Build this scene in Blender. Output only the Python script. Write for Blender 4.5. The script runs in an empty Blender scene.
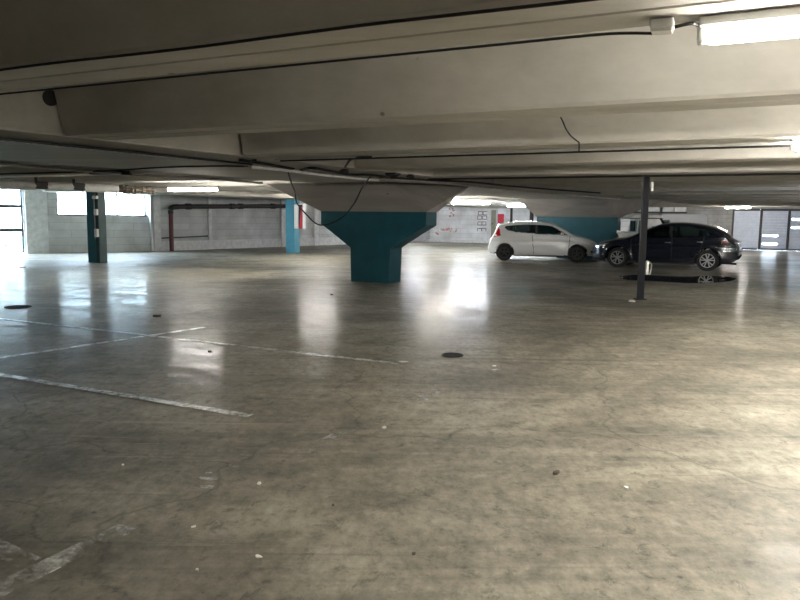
import bpy, bmesh, math, random
from mathutils import Vector, Matrix
random.seed(7)
SC = bpy.context.scene
C = SC.collection
PI = math.pi
# ------------------------------------------------------------------ camera
F = 700.0; PITCH = math.atan(81/F); ROLL = math.atan(.012); CH = 1.5
def ray(x, y):
    a = x-400; b = 300-y
    a, b = a*math.cos(ROLL)-b*math.sin(ROLL), a*math.sin(ROLL)+b*math.cos(ROLL)
    return a, F*math.cos(PITCH)+b*math.sin(PITCH), b*math.cos(PITCH)-F*math.sin(PITCH)
def at(x, y, z=0.0):
    r = ray(x, y); t = (z-CH)/r[2]
    return Vector((r[0]*t, r[1]*t, z))
cam = bpy.data.cameras.new('camera'); co = bpy.data.objects.new('camera', cam); C.objects.link(co)
cam.sensor_width = 36; cam.lens = 36*F/800; cam.clip_start = .05; cam.clip_end = 500
co.matrix_world = Matrix.Translation((0, 0, CH)) @ Matrix.Rotation(PI/2-PITCH, 4, 'X') @ Matrix.Rotation(ROLL, 4, 'Z')
SC.camera = co

# ------------------------------------------------------------------ materials
def newmat(name):
    m = bpy.data.materials.new(name); m.use_nodes = True
    return m, m.node_tree.nodes, m.node_tree.links, m.node_tree.nodes['Principled BSDF']
def setb(b, col, rough, metal=0, coat=0, spec=None):
    b.inputs['Base Color'].default_value = (*col, 1); b.inputs['Roughness'].default_value = rough
    b.inputs['Metallic'].default_value = metal; b.inputs['Coat Weight'].default_value = coat
    if spec is not None: b.inputs['Specular IOR Level'].default_value = spec
def plain(name, col, rough=.6, metal=0, coat=0, var=.15, scale=6, bump=0):
    m, N, L, b = newmat(name); setb(b, col, rough, metal, coat)
    tc = N.new('ShaderNodeTexCoord'); n = N.new('ShaderNodeTexNoise'); n.inputs['Scale'].default_value = scale
    n.inputs['Detail'].default_value = 6
    L.new(tc.outputs['Object'], n.inputs['Vector'])
    r = N.new('ShaderNodeValToRGB')
    r.color_ramp.elements[0].position = .3; r.color_ramp.elements[1].position = .7
    r.color_ramp.elements[0].color = (*[c*(1-var) for c in col], 1)
    r.color_ramp.elements[1].color = (*[min(1, c*(1+var)) for c in col], 1)
    L.new(n.outputs['Fac'], r.inputs['Fac']); L.new(r.outputs['Color'], b.inputs['Base Color'])
    if bump:
        bp = N.new('ShaderNodeBump'); bp.inputs['Strength'].default_value = bump; bp.inputs['Distance'].default_value = .02
        L.new(n.outputs['Fac'], bp.inputs['Height']); L.new(bp.outputs['Normal'], b.inputs['Normal'])
    return m
def emit(name, col, st):
    m, N, L, b = newmat(name); setb(b, (.9, .9, .9), .5)
    b.inputs['Emission Color'].default_value = (*col, 1); b.inputs['Emission Strength'].default_value = st
    return m
def glassm(name, col=(1, 1, 1), rough=0.0, alpha=.12):
    m, N, L, b = newmat(name); setb(b, col, rough)
    tr = N.new('ShaderNodeBsdfTransparent'); mx = N.new('ShaderNodeMixShader'); gl = N.new('ShaderNodeBsdfGlossy')
    gl.inputs['Roughness'].default_value = .02; tr.inputs['Color'].default_value = (*col, 1)
    mx.inputs[0].default_value = alpha
    L.new(tr.outputs[0], mx.inputs[1]); L.new(gl.outputs[0], mx.inputs[2])
    L.new(mx.outputs[0], N['Material Output'].inputs['Surface'])
    return m

def concrete_ceiling(name, col, dark):
    m, N, L, b = newmat(name); setb(b, col, .75)
    tc = N.new('ShaderNodeTexCoord')
    mp = N.new('ShaderNodeMapping'); mp.inputs['Rotation'].default_value = (0, 0, math.radians(25.5)); mp.inputs['Scale'].default_value = (.5, 3, 3)
    L.new(tc.outputs['Object'], mp.inputs['Vector'])
    n = N.new('ShaderNodeTexNoise'); n.inputs['Scale'].default_value = .9; n.inputs['Detail'].default_value = 9; n.inputs['Roughness'].default_value = .62
    L.new(mp.outputs['Vector'], n.inputs['Vector'])
    r = N.new('ShaderNodeValToRGB'); r.color_ramp.elements[0].position = .3; r.color_ramp.elements[1].position = .68
    r.color_ramp.elements[0].color = (*dark, 1); r.color_ramp.elements[1].color = (*col, 1)
    L.new(n.outputs['Fac'], r.inputs['Fac'])
    # small chips and rust spots
    v = N.new('ShaderNodeTexVoronoi'); v.inputs['Scale'].default_value = 1.7; L.new(tc.outputs['Object'], v.inputs['Vector'])
    r2 = N.new('ShaderNodeValToRGB'); r2.color_ramp.elements[0].position = .035; r2.color_ramp.elements[1].position = .05
    r2.color_ramp.elements[0].color = (.35, .33, .3, 1); r2.color_ramp.elements[1].color = (1, 1, 1, 1)
    L.new(v.outputs['Distance'], r2.inputs['Fac'])
    mx = N.new('ShaderNodeMixRGB'); mx.blend_type = 'MULTIPLY'; mx.inputs[0].default_value = .8
    L.new(r.outputs['Color'], mx.inputs[1]); L.new(r2.outputs['Color'], mx.inputs[2]); L.new(mx.outputs[0], b.inputs['Base Color'])
    n2 = N.new('ShaderNodeTexNoise'); n2.inputs['Scale'].default_value = 14; n2.inputs['Detail'].default_value = 4; L.new(tc.outputs['Object'], n2.inputs['Vector'])
    bp = N.new('ShaderNodeBump'); bp.inputs['Strength'].default_value = .18; bp.inputs['Distance'].default_value = .02
    L.new(n2.outputs['Fac'], bp.inputs['Height']); L.new(bp.outputs['Normal'], b.inputs['Normal'])
    return m

def floor_mat():
    m, N, L, b = newmat('worn_concrete_floor')
    tc = N.new('ShaderNodeTexCoord')
    def noise(scale, det=8, rough=.6, rot=0, sc=(1, 1, 1), dist=0):
        mp = N.new('ShaderNodeMapping'); mp.inputs['Rotation'].default_value = (0, 0, math.radians(rot)); mp.inputs['Scale'].default_value = sc
        L.new(tc.outputs['Object'], mp.inputs['Vector'])
        n = N.new('ShaderNodeTexNoise'); n.inputs['Scale'].default_value = scale; n.inputs['Detail'].default_value = det
        n.inputs['Roughness'].default_value = rough; n.inputs['Distortion'].default_value = dist
        L.new(mp.outputs['Vector'], n.inputs['Vector']); return n.outputs['Fac']
    def ramp(src, stops):
        r = N.new('ShaderNodeValToRGB'); e = r.color_ramp.elements
        while len(e) < len(stops): e.new(.5)
        for k, (p, c) in enumerate(stops): e[k].position = p; e[k].color = (*c, 1) if len(c) == 3 else c
        L.new(src, r.inputs['Fac']); return r.outputs['Color']
    def mix(a, c, f, mode='MIX'):
        x = N.new('ShaderNodeMixRGB'); x.blend_type = mode
        if isinstance(f, float): x.inputs[0].default_value = f
        else: L.new(f, x.inputs[0])
        for s, i in ((a, 1), (c, 2)):
            if isinstance(s, tuple): x.inputs[i].default_value = (*s, 1)
            else: L.new(s, x.inputs[i])
        return x.outputs[0]
    g = lambda v: (v, v, v)
    base = ramp(noise(.22, 9, .68, dist=.5), [(.34, (.10, .090, .070)), (.48, (.22, .20, .158)), (.64, (.40, .37, .295))])
    mott = ramp(noise(2.3, 10, .75), [(.3, g(.5)), (.5, g(1)), (.72, g(1.35))])
    c = mix(base, mott, .9, 'MULTIPLY')
    fine = ramp(noise(16, 8, .75, 20, (1, .5, 1)), [(.33, g(.6)), (.5, g(1.0)), (.7, g(1.35))])
    c = mix(c, fine, .8, 'MULTIPLY')
    grit = ramp(noise(7.5, 12, .82, -30, (1, 1, 1), .4), [(.38, g(.42)), (.46, g(.95)), (.58, g(1.0)), (.66, g(1.4))])
    c = mix(c, grit, .85, 'MULTIPLY')
    cr = N.new('ShaderNodeTexVoronoi'); cr.feature = 'DISTANCE_TO_EDGE'; cr.inputs['Scale'].default_value = .34
    cn = N.new('ShaderNodeTexNoise'); cn.inputs['Scale'].default_value = 1.1; cn.inputs['Detail'].default_value = 7; L.new(tc.outputs['Object'], cn.inputs['Vector'])
    cv = N.new('ShaderNodeVectorMath'); cv.operation = 'MULTIPLY_ADD'; L.new(cn.outputs['Color'], cv.inputs[0]); cv.inputs[1].default_value = (1.1, 1.1, 1.1)
    L.new(tc.outputs['Object'], cv.inputs[2]); L.new(cv.outputs[0], cr.inputs['Vector'])
    crk = ramp(cr.outputs['Distance'], [(.0, g(.45)), (.006, g(1))])
    c = mix(c, crk, .7, 'MULTIPLY')
    # tyre tracks sweeping along the driving lanes
    t1 = ramp(noise(.5, 5, .6, -52, (.18, 2.6, 1), .9), [(.52, g(1)), (.60, g(.62)), (.66, g(1))])
    c = mix(c, t1, .6, 'MULTIPLY')
    t2 = ramp(noise(.45, 6, .6, 24, (.15, 2.4, 1), 1.2), [(.53, g(1)), (.6, g(.66)), (.68, g(1))])
    c = mix(c, t2, .55, 'MULTIPLY')
    # thin scratches
    s1 = ramp(noise(2.2, 6, .7, -50, (.06, 5, 1), .3), [(.63, g(1)), (.68, g(.6)), (.72, g(1))])
    c = mix(c, s1, .6, 'MULTIPLY')
    s2 = ramp(noise(2.0, 8, .7, 28, (.2, 6, 1), .6), [(.62, g(0)), (.75, g(1))])
    c = mix(c, (.36, .33, .27), s2)
    # oil stains
    v = N.new('ShaderNodeTexVoronoi'); v.inputs['Scale'].default_value = .33
    nn = N.new('ShaderNodeTexNoise'); nn.inputs['Scale'].default_value = 1.6; nn.inputs['Detail'].default_value = 6; L.new(tc.outputs['Object'], nn.inputs['Vector'])
    av = N.new('ShaderNodeVectorMath'); av.operation = 'MULTIPLY_ADD'; L.new(nn.outputs['Color'], av.inputs[0]); av.inputs[1].default_value = (.9, .9, .9)
    L.new(tc.outputs['Object'], av.inputs[2]); L.new(av.outputs[0], v.inputs['Vector'])
    oil = ramp(v.outputs['Distance'], [(.06, g(.45)), (.2, g(.8)), (.3, g(1))])
    c = mix(c, oil, .8, 'MULTIPLY')
    spots = N.new('ShaderNodeTexVoronoi'); spots.inputs['Scale'].default_value = 2.2; L.new(tc.outputs['Object'], spots.inputs['Vector'])
    sp = ramp(spots.outputs['Distance'], [(.025, g(.3)), (.04, g(1))])
    c = mix(c, sp, .7, 'MULTIPLY')
    L.new(c, b.inputs['Base Color'])
    rr = ramp(noise(.8, 8, .7, 10, (1, 1.5, 1), .5), [(.3, g(.11)), (.5, g(.17)), (.75, g(.32))])
    b.inputs['Roughness'].default_value = .6
    b.inputs['Specular IOR Level'].default_value = .25
    gl = N.new('ShaderNodeBsdfGlossy'); L.new(rr, gl.inputs['Roughness']); gl.inputs['Color'].default_value = (.8, .8, .8, 1)
    fr = N.new('ShaderNodeLayerWeight'); fr.inputs['Blend'].default_value = .12
    pw = ramp(noise(2.2, 9, .72, 15, (1, 2.2, 1), .6), [(.42, g(.03)), (.56, g(.36))])
    ml = N.new('ShaderNodeMath'); ml.operation = 'MULTIPLY'; L.new(pw, ml.inputs[0]); L.new(fr.outputs['Fresnel'], ml.inputs[1])
    ms = N.new('ShaderNodeMixShader'); L.new(ml.outputs[0], ms.inputs[0]); L.new(b.outputs[0], ms.inputs[1]); L.new(gl.outputs[0], ms.inputs[2])
    L.new(ms.outputs[0], N['Material Output'].inputs['Surface'])
    bp = N.new('ShaderNodeBump'); bp.inputs['Strength'].default_value = .15; bp.inputs['Distance'].default_value = .008
    bn = noise(5, 10, .62, 0, (1, 1, 1))
    L.new(bn, bp.inputs['Height']); 
    bp2 = N.new('ShaderNodeBump'); bp2.inputs['Strength'].default_value = .08; bp2.inputs['Distance'].default_value = .03
    L.new(noise(1.1, 3, .5), bp2.inputs['Height']); L.new(bp.outputs['Normal'], bp2.inputs['Normal'])
    L.new(bp2.outputs['Normal'], b.inputs['Normal']); L.new(bp2.outputs['Normal'], gl.inputs['Normal'])
    return m

def block_wall(name, col, mortar, bw=1.6, bh=.3):
    m, N, L, b = newmat(name); setb(b, col, .7)
    uv = N.new('ShaderNodeUVMap')
    br = N.new('ShaderNodeTexBrick'); br.inputs['Scale'].default_value = 1
    br.inputs['Brick Width'].default_value = bw; br.inputs['Row Height'].default_value = bh; br.inputs['Mortar Size'].default_value = .014
    br.inputs['Mortar Smooth'].default_value = .3
    br.inputs['Color1'].default_value = (*col, 1); br.inputs['Color2'].default_value = (*[x*.86 for x in col], 1); br.inputs['Mortar'].default_value = (*mortar, 1)
    L.new(uv.outputs[0], br.inputs['Vector'])
    tc = N.new('ShaderNodeTexCoord'); n = N.new('ShaderNodeTexNoise'); n.inputs['Scale'].default_value = 1.3; n.inputs['Detail'].default_value = 8
    L.new(tc.outputs['Object'], n.inputs['Vector'])
    r = N.new('ShaderNodeValToRGB'); r.color_ramp.elements[0].position = .3; r.color_ramp.elements[1].position = .65
    r.color_ramp.elements[0].color = (.62, .6, .58, 1); r.color_ramp.elements[1].color = (1, 1, 1, 1)
    L.new(n.outputs['Fac'], r.inputs['Fac'])
    mx = N.new('ShaderNodeMixRGB'); mx.blend_type = 'MULTIPLY'; mx.inputs[0].default_value = .8
    L.new(br.outputs['Color'], mx.inputs[1]); L.new(r.outputs['Color'], mx.inputs[2]); L.new(mx.outputs[0], b.inputs['Base Color'])
    bp = N.new('ShaderNodeBump'); bp.inputs['Strength'].default_value = .5; bp.inputs['Distance'].default_value = .01; bp.invert = True
    L.new(br.outputs['Fac'], bp.inputs['Height']); L.new(bp.outputs['Normal'], b.inputs['Normal'])
    return m

def worn_paint(name, col, lo=.42, hi=.55, scale=7):
    m, N, L, b = newmat(name); setb(b, col, .3)
    tc = N.new('ShaderNodeTexCoord'); n = N.new('ShaderNodeTexNoise'); n.inputs['Scale'].default_value = scale; n.inputs['Detail'].default_value = 9; n.inputs['Roughness'].default_value = .75
    L.new(tc.outputs['Object'], n.inputs['Vector'])
    r = N.new('ShaderNodeValToRGB'); r.color_ramp.elements[0].position = lo; r.color_ramp.elements[1].position = hi
    L.new(n.outputs['Fac'], r.inputs['Fac']); tr = N.new('ShaderNodeBsdfTransparent'); mx = N.new('ShaderNodeMixShader')
    L.new(r.outputs['Color'], mx.inputs[0]); L.new(tr.outputs[0], mx.inputs[1]); L.new(b.outputs[0], mx.inputs[2])
    L.new(mx.outputs[0], N['Material Output'].inputs['Surface'])
    return m

CEIL = concrete_ceiling('painted_concrete', (.56, .54, .495), (.42, .403, .362))
CEILD = concrete_ceiling('raw_concrete', (.36, .335, .31), (.25, .235, .215))
FLOOR = floor_mat()
WALLW = block_wall('white_block_wall', (.62, .63, .64), (.45, .45, .46)); WALLB = block_wall('bright_white_block_wall', (.82, .83, .85), (.6, .6, .62))
WALLG = block_wall('grey_block_wall', (.33, .33, .33), (.22, .22, .22), .5, .22)
PIL = plain('pale_pilaster', (.62, .62, .62), .7)
TEAL = plain('teal_paint', (.012, .085, .115), .5, var=.18, scale=2.5, bump=.1)
TEALB = plain('bright_teal_paint', (.04, .24, .34), .5, var=.15, scale=3)
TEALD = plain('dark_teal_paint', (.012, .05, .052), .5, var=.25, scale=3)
STEEL = plain('dark_steel', (.007, .007, .010), .6, 0, scale=9, var=.3); STEEL.node_tree.nodes['Principled BSDF'].inputs['Specular IOR Level'].default_value = .15
BLACK = plain('black_cable', (.006, .0055, .005), .6)
GREYC = plain('grey_conduit', (.33, .32, .30), .5)
WHITEP = plain('white_plastic', (.75, .75, .73), .4, var=.05)
TUBE = emit('lit_tube', (1, .955, .87), 125); COOL = emit('cool_lit_tube', (.9, .95, 1), 130); TNEAR = emit('near_lit_tube', (1, .955, .87), 46)
REDP = plain('oxide_red_pipe', (.11, .022, .028), .5)
DARKP = plain('black_iron_pipe', (.018, .014, .013), .5)
LAG = plain('pale_lagging', (.52, .51, .49), .7, var=.15, bump=.3)
LAGB = plain('torn_lagging', (.07, .055, .04), .95, var=.7, scale=18, bump=1)
FRAME = plain('dark_window_frame', (.035, .038, .042), .6, 0)
GLASS = glassm('window_glass', (.95, .98, 1), alpha=.06)
LINE = worn_paint('worn_white_paint', (.62, .62, .58), .36, .56)
LINEF = worn_paint('faded_white_paint', (.50, .49, .45), .46, .66)
SHUT = plain('blue_grey_shutter', (.55, .60, .72), .45, var=.08, bump=.05)
PINK = worn_paint('pink_spray', (.8, .25, .22), .42, .62, 3)
BLKP = plain('black_spray', (.03, .025, .04), .6)
RED = plain('red_board', (.50, .01, .03), .5, var=.08)
PAPER = plain('white_paper', (.8, .8, .77), .7, var=.05)
LITTER = plain('brown_litter', (.08, .06, .045), .8)

# ------------------------------------------------------------------ mesh helpers
def link(name, bm, mat, parent=None, smooth=False, uv=False):
    bmesh.ops.recalc_face_normals(bm, faces=bm.faces)
    me = bpy.data.meshes.new(name); bm.to_mesh(me); bm.free()
    me.materials.append(mat)
    if smooth:
        for p in me.polygons: p.use_smooth = True
    o = bpy.data.objects.new(name, me); C.objects.link(o)
    if parent: o.parent = parent
    if uv:
        l = me.uv_layers.new(name='UVMap')
        for p in me.polygons:
            n = p.normal; h = Vector((-n.y, n.x, 0))
            h = h.normalized() if h.length > .3 else Vector((1, 0, 0))
            for li in p.loop_indices:
                v = me.vertices[me.loops[li].vertex_index].co
                l.data[li].uv = (v.dot(h), v.z)
    return o
def tag(o, label, cat, group=None, kind=None):
    if label: o['label'] = label
    if cat: o['category'] = cat
    if group: o['group'] = group
    if kind: o['kind'] = kind
    return o
def struct(o, label=None):
    o['kind'] = 'structure'
    if label: o['label'] = label
    return o
def empty(name, loc=(0, 0, 0), rz=0):
    o = bpy.data.objects.new(name, None); C.objects.link(o); o.location = loc; o.rotation_euler = (0, 0, rz); o.empty_display_size = .2
    return o
def poly(bm, pts): return bm.faces.new([bm.verts.new(p) for p in pts])
def prism(bm, pts, z0, z1):
    """vertical prism over a plan polygon"""
    b = [bm.verts.new((p[0], p[1], z0)) for p in pts]; t = [bm.verts.new((p[0], p[1], z1)) for p in pts]
    n = len(pts); bm.faces.new(b); bm.faces.new(t)
    for i in range(n): bm.faces.new((b[i], b[(i+1) % n], t[(i+1) % n], t[i]))
def loft(bm, rings, caps=True, closed=True):
    vs = [[bm.verts.new(p) for p in r] for r in rings]
    n = len(vs[0])
    for a, b in zip(vs, vs[1:]):
        for i in range(n if closed else n-1): bm.faces.new((a[i], a[(i+1) % n], b[(i+1) % n], b[i]))
    if caps: bm.faces.new(vs[0]); bm.faces.new(vs[-1])
    return vs
def box(bm, c, s, rz=0, bev=0):
    r = bmesh.ops.create_cube(bm, size=1)
    M = Matrix.Translation(c) @ Matrix.Rotation(rz, 4, 'Z') @ Matrix.Diagonal((*s, 1))
    bmesh.ops.transform(bm, matrix=M, verts=r['verts'])
    if bev:
        es = list({e for v in r['verts'] for e in v.link_edges})
        bmesh.ops.bevel(bm, geom=es, offset=bev, segments=2, affect='EDGES', profile=.5)
def beam2(bm, p, q, w, z0, z1):
    """box whose plan is a strip of width w from p to q"""
    p = Vector(p[:2]); q = Vector(q[:2]); d = (q-p).normalized(); n = Vector((-d.y, d.x))*w/2
    prism(bm, [p-n, q-n, q+n, p+n], z0, z1)
def pipe(bm, pts, r, n=8):
    pts = [Vector(p) for p in pts]; rings = []
    for i, p in enumerate(pts):
        d = (pts[min(i+1, len(pts)-1)]-pts[max(i-1, 0)]).normalized()
        a = d.cross(Vector((0, 0, 1)))
        if a.length < .1: a = d.cross(Vector((1, 0, 0)))
        a.normalize(); b = d.cross(a)
        rr = r[i] if isinstance(r, (list, tuple)) else r
        rings.append([p+a*rr*math.cos(2*PI*k/n)+b*rr*math.sin(2*PI*k/n) for k in range(n)])
    loft(bm, rings)
def smoothpts(pts, k=6):
    pts = [Vector(p) for p in pts]; out = []
    P = [pts[0]]+pts+[pts[-1]]
    for i in range(1, len(P)-2):
        for j in range(k):
            t = j/k; a, b, c, d = P[i-1], P[i], P[i+1], P[i+2]
            out.append(.5*((2*b)+(-a+c)*t+(2*a-5*b+4*c-d)*t*t+(-a+3*b-3*c+d)*t**3))
    out.append(pts[-1]); return out
def one(name, mat, fn, parent=None, smooth=False, uv=False):
    bm = bmesh.new(); fn(bm); return link(name, bm, mat, parent, smooth, uv)

# ------------------------------------------------------------------ plan
UA = math.radians(-25.5); VA = math.radians(56.3)
U = Vector((math.cos(UA), math.sin(UA), 0)); NU = Vector((-U.y, U.x, 0)); V = Vector((math.cos(VA), math.sin(VA), 0))
ZS, ZC = 2.37, 3.0                      # rib soffit, slab underside
W0 = Vector((-22, -6)); W1 = Vector((-22, 21.7)); W2 = Vector((-10.66, 29.8)); W3 = Vector((2.0, 48.5)); W4 = Vector((27, 36.6)); W5 = Vector((27, -6))
ROOM = [W0, W1, W2, W3, W4, W5]
def inside(p):
    c = False; n = len(ROOM)
    for i in range(n):
        a, b = ROOM[i], ROOM[(i+1) % n]
        if (a.y > p.y) != (b.y > p.y) and p.x < (b.x-a.x)*(p.y-a.y)/(b.y-a.y)+a.x: c = not c
    return c
def cut(px, a, b):
    """point on the plan line a-b seen in picture column px (at the horizon)"""
    r = ray(px, 219+.012*(px-400)); k = r[0]/r[1]; d = b-a
    t = (k*a.y-a.x)/(d.x-k*d.y); return a+d*t
def zat(px, py, p):
    """height of the picture row py above plan point p"""
    r = ray(px, py); return CH+r[2]/r[1]*p.y

# floor & ceiling
struct(one('floor', FLOOR, lambda bm: prism(bm, ROOM, -.2, 0)))
ceiling = struct(one('ceiling', CEIL, lambda bm: prism(bm, ROOM, ZC, ZC+.3)))

# girders (bands along V) as parts of the ceiling
G1n = Vector((-3.72, 7.96)); G1f = Vector((-3.08, 16.59))
v2 = V.xy
def clipline(p, d, lo=-60, hi=60, step=.1, margin=.02):
    t = lo; ts = []
    while t < hi:
        if inside(p+d*t): ts.append(t)
        t += step
    return (min(ts)+margin, max(ts)-margin) if ts else None
def side(p, o):   # signed distance from the V line through o (positive = right / near)
    w = p-o; return w.x*v2.y-w.y*v2.x
def girder(o_near, o_far, z0, mat):
    a = clipline(o_near, v2); b = clipline(o_far, v2)
    pts = [o_near+v2*a[0], o_near+v2*a[1], o_far+v2*b[1], o_far+v2*b[0]]
    def f(bm):
        prism(bm, pts, z0, ZC+.02)
        bmesh.ops.bevel(bm, geom=[e for e in bm.edges if all(abs(v.co.z-z0) < .001 for v in e.verts)], offset=.03, segments=2, affect='EDGES')
    return one('girder', mat, f, ceiling)
girder(G1n, G1f, ZS, CEIL)
nV = Vector((v2.y, -v2.x))
A0 = at(88, 262.5).xy; B0 = at(285, 253).xy
A0 = Vector((-9.75, 22.3)); B0 = Vector((-4.85, 29.9))
girder(A0+nV*1.3, A0-nV*.55, 2.27, CEIL)
# ribs along U
rw = .55
def rib(off, sel):
    """rib whose far soffit edge is at distance off from the camera; sel picks the bay"""
    p0 = (NU*off).xy; pm = (NU*(off-rw/2)).xy
    ts = []
    t = -45
    while t < 45:
        p = pm+U.xy*t
        if inside(p) and inside(p+NU.xy*.4) and inside(p-NU.xy*.4) and sel(p): ts.append(t)
        t += .05
    if len(ts) < 12: return
    t0, t1 = ts[0]-.02, ts[-1]+.02
    u = U.xy; n = NU.xy
    def f(bm):
        prof = [(off-rw-.12, ZC+.01), (off-rw, ZS+.025), (off-rw+.025, ZS), (off-.3, ZS), (off-.29, ZS+.012), (off-.275, ZS+.012), (off-.265, ZS), (off-.025, ZS), (off, ZS+.025), (off+.12, ZC+.01)]
        # end planes are cut along V
        rings = []
        for t in (t0, t1):
            ring = []
            for o, z in prof:
                q = n*o+u*t; 
                # shear so the rib end follows the girder line
                k = (o-(off-rw/2)); sh = k*(n.dot(v2))and k/(n.dot(v2))*(u.dot(v2))
                q = q+u*sh
                ring.append((q.x, q.y, z))
            rings.append(ring)
        loft(bm, rings)
    one('beam', CEIL, f, ceiling)
for k in range(-2, 17):
    off = 3.43+2.62*k
    rib(off, lambda p: side(p, G1n) > .05)
    rib(off, lambda p: side(p, G1f) < -.05 and side(p, A0+nV*1.3) > .05)
    rib(off, lambda p: side(p, A0-nV*.55) < -.05)

# ------------------------------------------------------------------ walls
def quadwall(bm, a, b, z0, z1, t=.25):
    d = (b-a).normalized(); n = Vector((-d.y, d.x))*t   # outward = left of a->b when walking clockwise
    prism(bm, [a, b, b+n, a+n], z0, z1)
# wall_left (behind/left, out of frame)
struct(one('wall_left', WALLG, lambda bm: quadwall(bm, W0, W1, 0, ZC+.3), uv=True))
struct(one('wall_right', WALLG, lambda bm: quadwall(bm, W4, W5, 0, ZC+.3), uv=True))
struct(one('wall_rear', WALLG, lambda bm: quadwall(bm, W5, W0, 0, ZC+.3), uv=True))
# window wall
pg0 = cut(-60, W1, W2); pg1 = cut(23, W1, W2); pw0 = cut(57, W1, W2); pw1 = cut(151, W1, W2)
zw = zat(100, 216, cut(100, W1, W2)); 
def fw(bm):
    quadwall(bm, W1, pg0, 0, ZC+.3)
    quadwall(bm, pg0, pg1, 2.5, ZC+.3)
    quadwall(bm, pg1, pw0, 0, ZC+.3)
    quadwall(bm, pw0, pw1, 0, zw); quadwall(bm, pw0, pw1, 2.5, ZC+.3)
    quadwall(bm, pw1, W2, 0, ZC+.3)
struct(one('wall_window', WALLW, fw, uv=True))
def window(name, a, b, z0, z1, vs, hs):
    d = (b-a).normalized(); n = Vector((-d.y, d.x)); a = a+n*.12; b = b+n*.12; rz = math.atan2(d.y, d.x); L = (b-a).length
    w = empty(name, (a.x, a.y, z0), rz); w['kind'] = 'structure'
    H = z1-z0
    def fr(bm):
        for x, ww in [(.03, .06), (L-.03, .06)]: box(bm, (x, 0, H/2), (ww, .07, H))
        for z in (.03, H-.03): box(bm, (L/2, 0, z), (L, .065, .06))
        for s in vs: box(bm, (L*s, 0, H/2), (.06, .055, H-.04))
        for s in hs: box(bm, (L/2, 0, H*s), (L-.04, .05, .12))
    one('window_frame', FRAME, fr, w)
    one('window_pane', GLASS, lambda bm: box(bm, (L/2, 0, H/2), (L-.05, .008, H-.05)), w)
    return w
window('window_1', pg0, pg1, .04, 2.5, [], [.35, .72])
cx = [(cut(q, W1, W2)-pw0).length/(pw1-pw0).length for q in (88, 103, 118, 146)]
window('window_2', pw0, pw1, zw, 2.5, cx, [])
# long side wall
def f2(bm): quadwall(bm, W2, W3, 0, ZC+.3)
struct(one('wall_side', WALLW, f2, uv=True))
# back wall with the shutter opening
ps0 = cut(732, W3, W4); ps1 = W4+(W3-W4).normalized()*.4
zsh = zat(745, 208.8, ps0)
def f3(bm):
    quadwall(bm, W3, cut(634, W3, W4), 0, ZC+.3)
struct(one('wall_back', WALLB, f3, uv=True))
def f4(bm):
    quadwall(bm, cut(634, W3, W4), ps0, 0, ZC+.3); quadwall(bm, ps0, ps1, zsh, ZC+.3); quadwall(bm, ps1, W4, 0, ZC+.3)
struct(one('wall_shutter', WALLG, f4, uv=True))
# pilasters
def pil(name, wa, wb, x0, x1, mat=PIL, th=.12, z1=ZC):
    a = cut(x0, wa, wb); b = cut(x1, wa, wb); d = (b-a).normalized(); n = Vector((d.y, -d.x))*th
    return struct(one(name, mat, lambda bm: prism(bm, [a, b, b+n, a+n], 0, z1)))
pil('trim_1', W1, W2, 25, 47); pil('trim_2', W2, W3, 152, 159)
pil('trim_3', W2, W3, 208, 211, PIL, .06); pil('trim_4', W2, W3, 280, 284); pil('trim_5', W2, W3, 313, 317)
pil('trim_6', W3, W4, 487.5, 491); 
# low kerb along the side wall
def kerb(bm):
    a = cut(160, W2, W3); b = cut(345, W2, W3); d = (b-a).normalized(); n = Vector((d.y, -d.x))*.07
    prism(bm, [a, b, b+n, a+n], 0, .42)
struct(one('baseboard_side', PIL, kerb))
def kerb2(bm):
    a = W3; b = cut(500, W3, W4); d = (b-a).normalized(); n = Vector((d.y, -d.x))*1.0
    prism(bm, [a, b, b+n, a+n], 0, .13)
struct(one('baseboard_back', PIL, kerb2))

# ------------------------------------------------------------------ shutters
dS = (W4-W3).normalized(); nS = Vector((dS.y, -dS.x)); rS = math.atan2(dS.y, dS.x)
edges = [732, 760.3, 788.3, 817, 846]
places = ['leftmost, beside the grey block wall', 'second from the grey block wall, two bright gaps low down', 'third from the block wall, at the right photo edge', 'fourth']
for k in range(3):
    a = cut(edges[k], W3, W4)-nS*.1; b = cut(edges[k+1], W3, W4)-nS*.1; Lk = (b-a).length
    s = empty('roller_shutter', (a.x, a.y, 0), rS)
    tag(s, 'blue-grey slatted shutter panel, '+places[k], 'shutter', 'shutter panels in the back wall')
    def fs(bm):
        z = .08; i = 0
        while z < zsh-.1:
            h = .155
            gap = (k == 1 and i in (1, 4)) or (k == 2 and i in (7, 10))
            if gap:
                box(bm, (.06+.06, 0, z+h/2), (.12, .03, h)); box(bm, (Lk*.82, 0, z+h/2), (Lk*.32, .03, h))
                box(bm, (Lk/2, 0, z+h*.25), (Lk-.1, .03, h*.45))
            else: loft(bm, [[(x, -.015, z), (x, -.03, z+.02), (x, -.03, z+h-.03), (x, -.01, z+h+.012), (x, .03, z+h+.012), (x, .03, z)] for x in (0, Lk)])
            z += h; i += 1
    one('slat_panel', SHUT, fs, s)
    for x in (0.0, ):
        one('frame_post', FRAME, lambda bm: box(bm, (x+.03, -.02, zsh/2), (.13, .12, zsh)), s)
    one('top_rail', FRAME, lambda bm: box(bm, (Lk/2, -.02, zsh-.06), (Lk-.08, .11, .12)), s)
    one('bottom_rail', FRAME, lambda bm: box(bm, (Lk/2, -.02, .05), (Lk-.08, .11, .1)), s)
a = cut(817, W3, W4)
struct(one('trim_7', WALLG, lambda bm: quadwall(bm, a, ps1, 0, zsh)))

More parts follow.
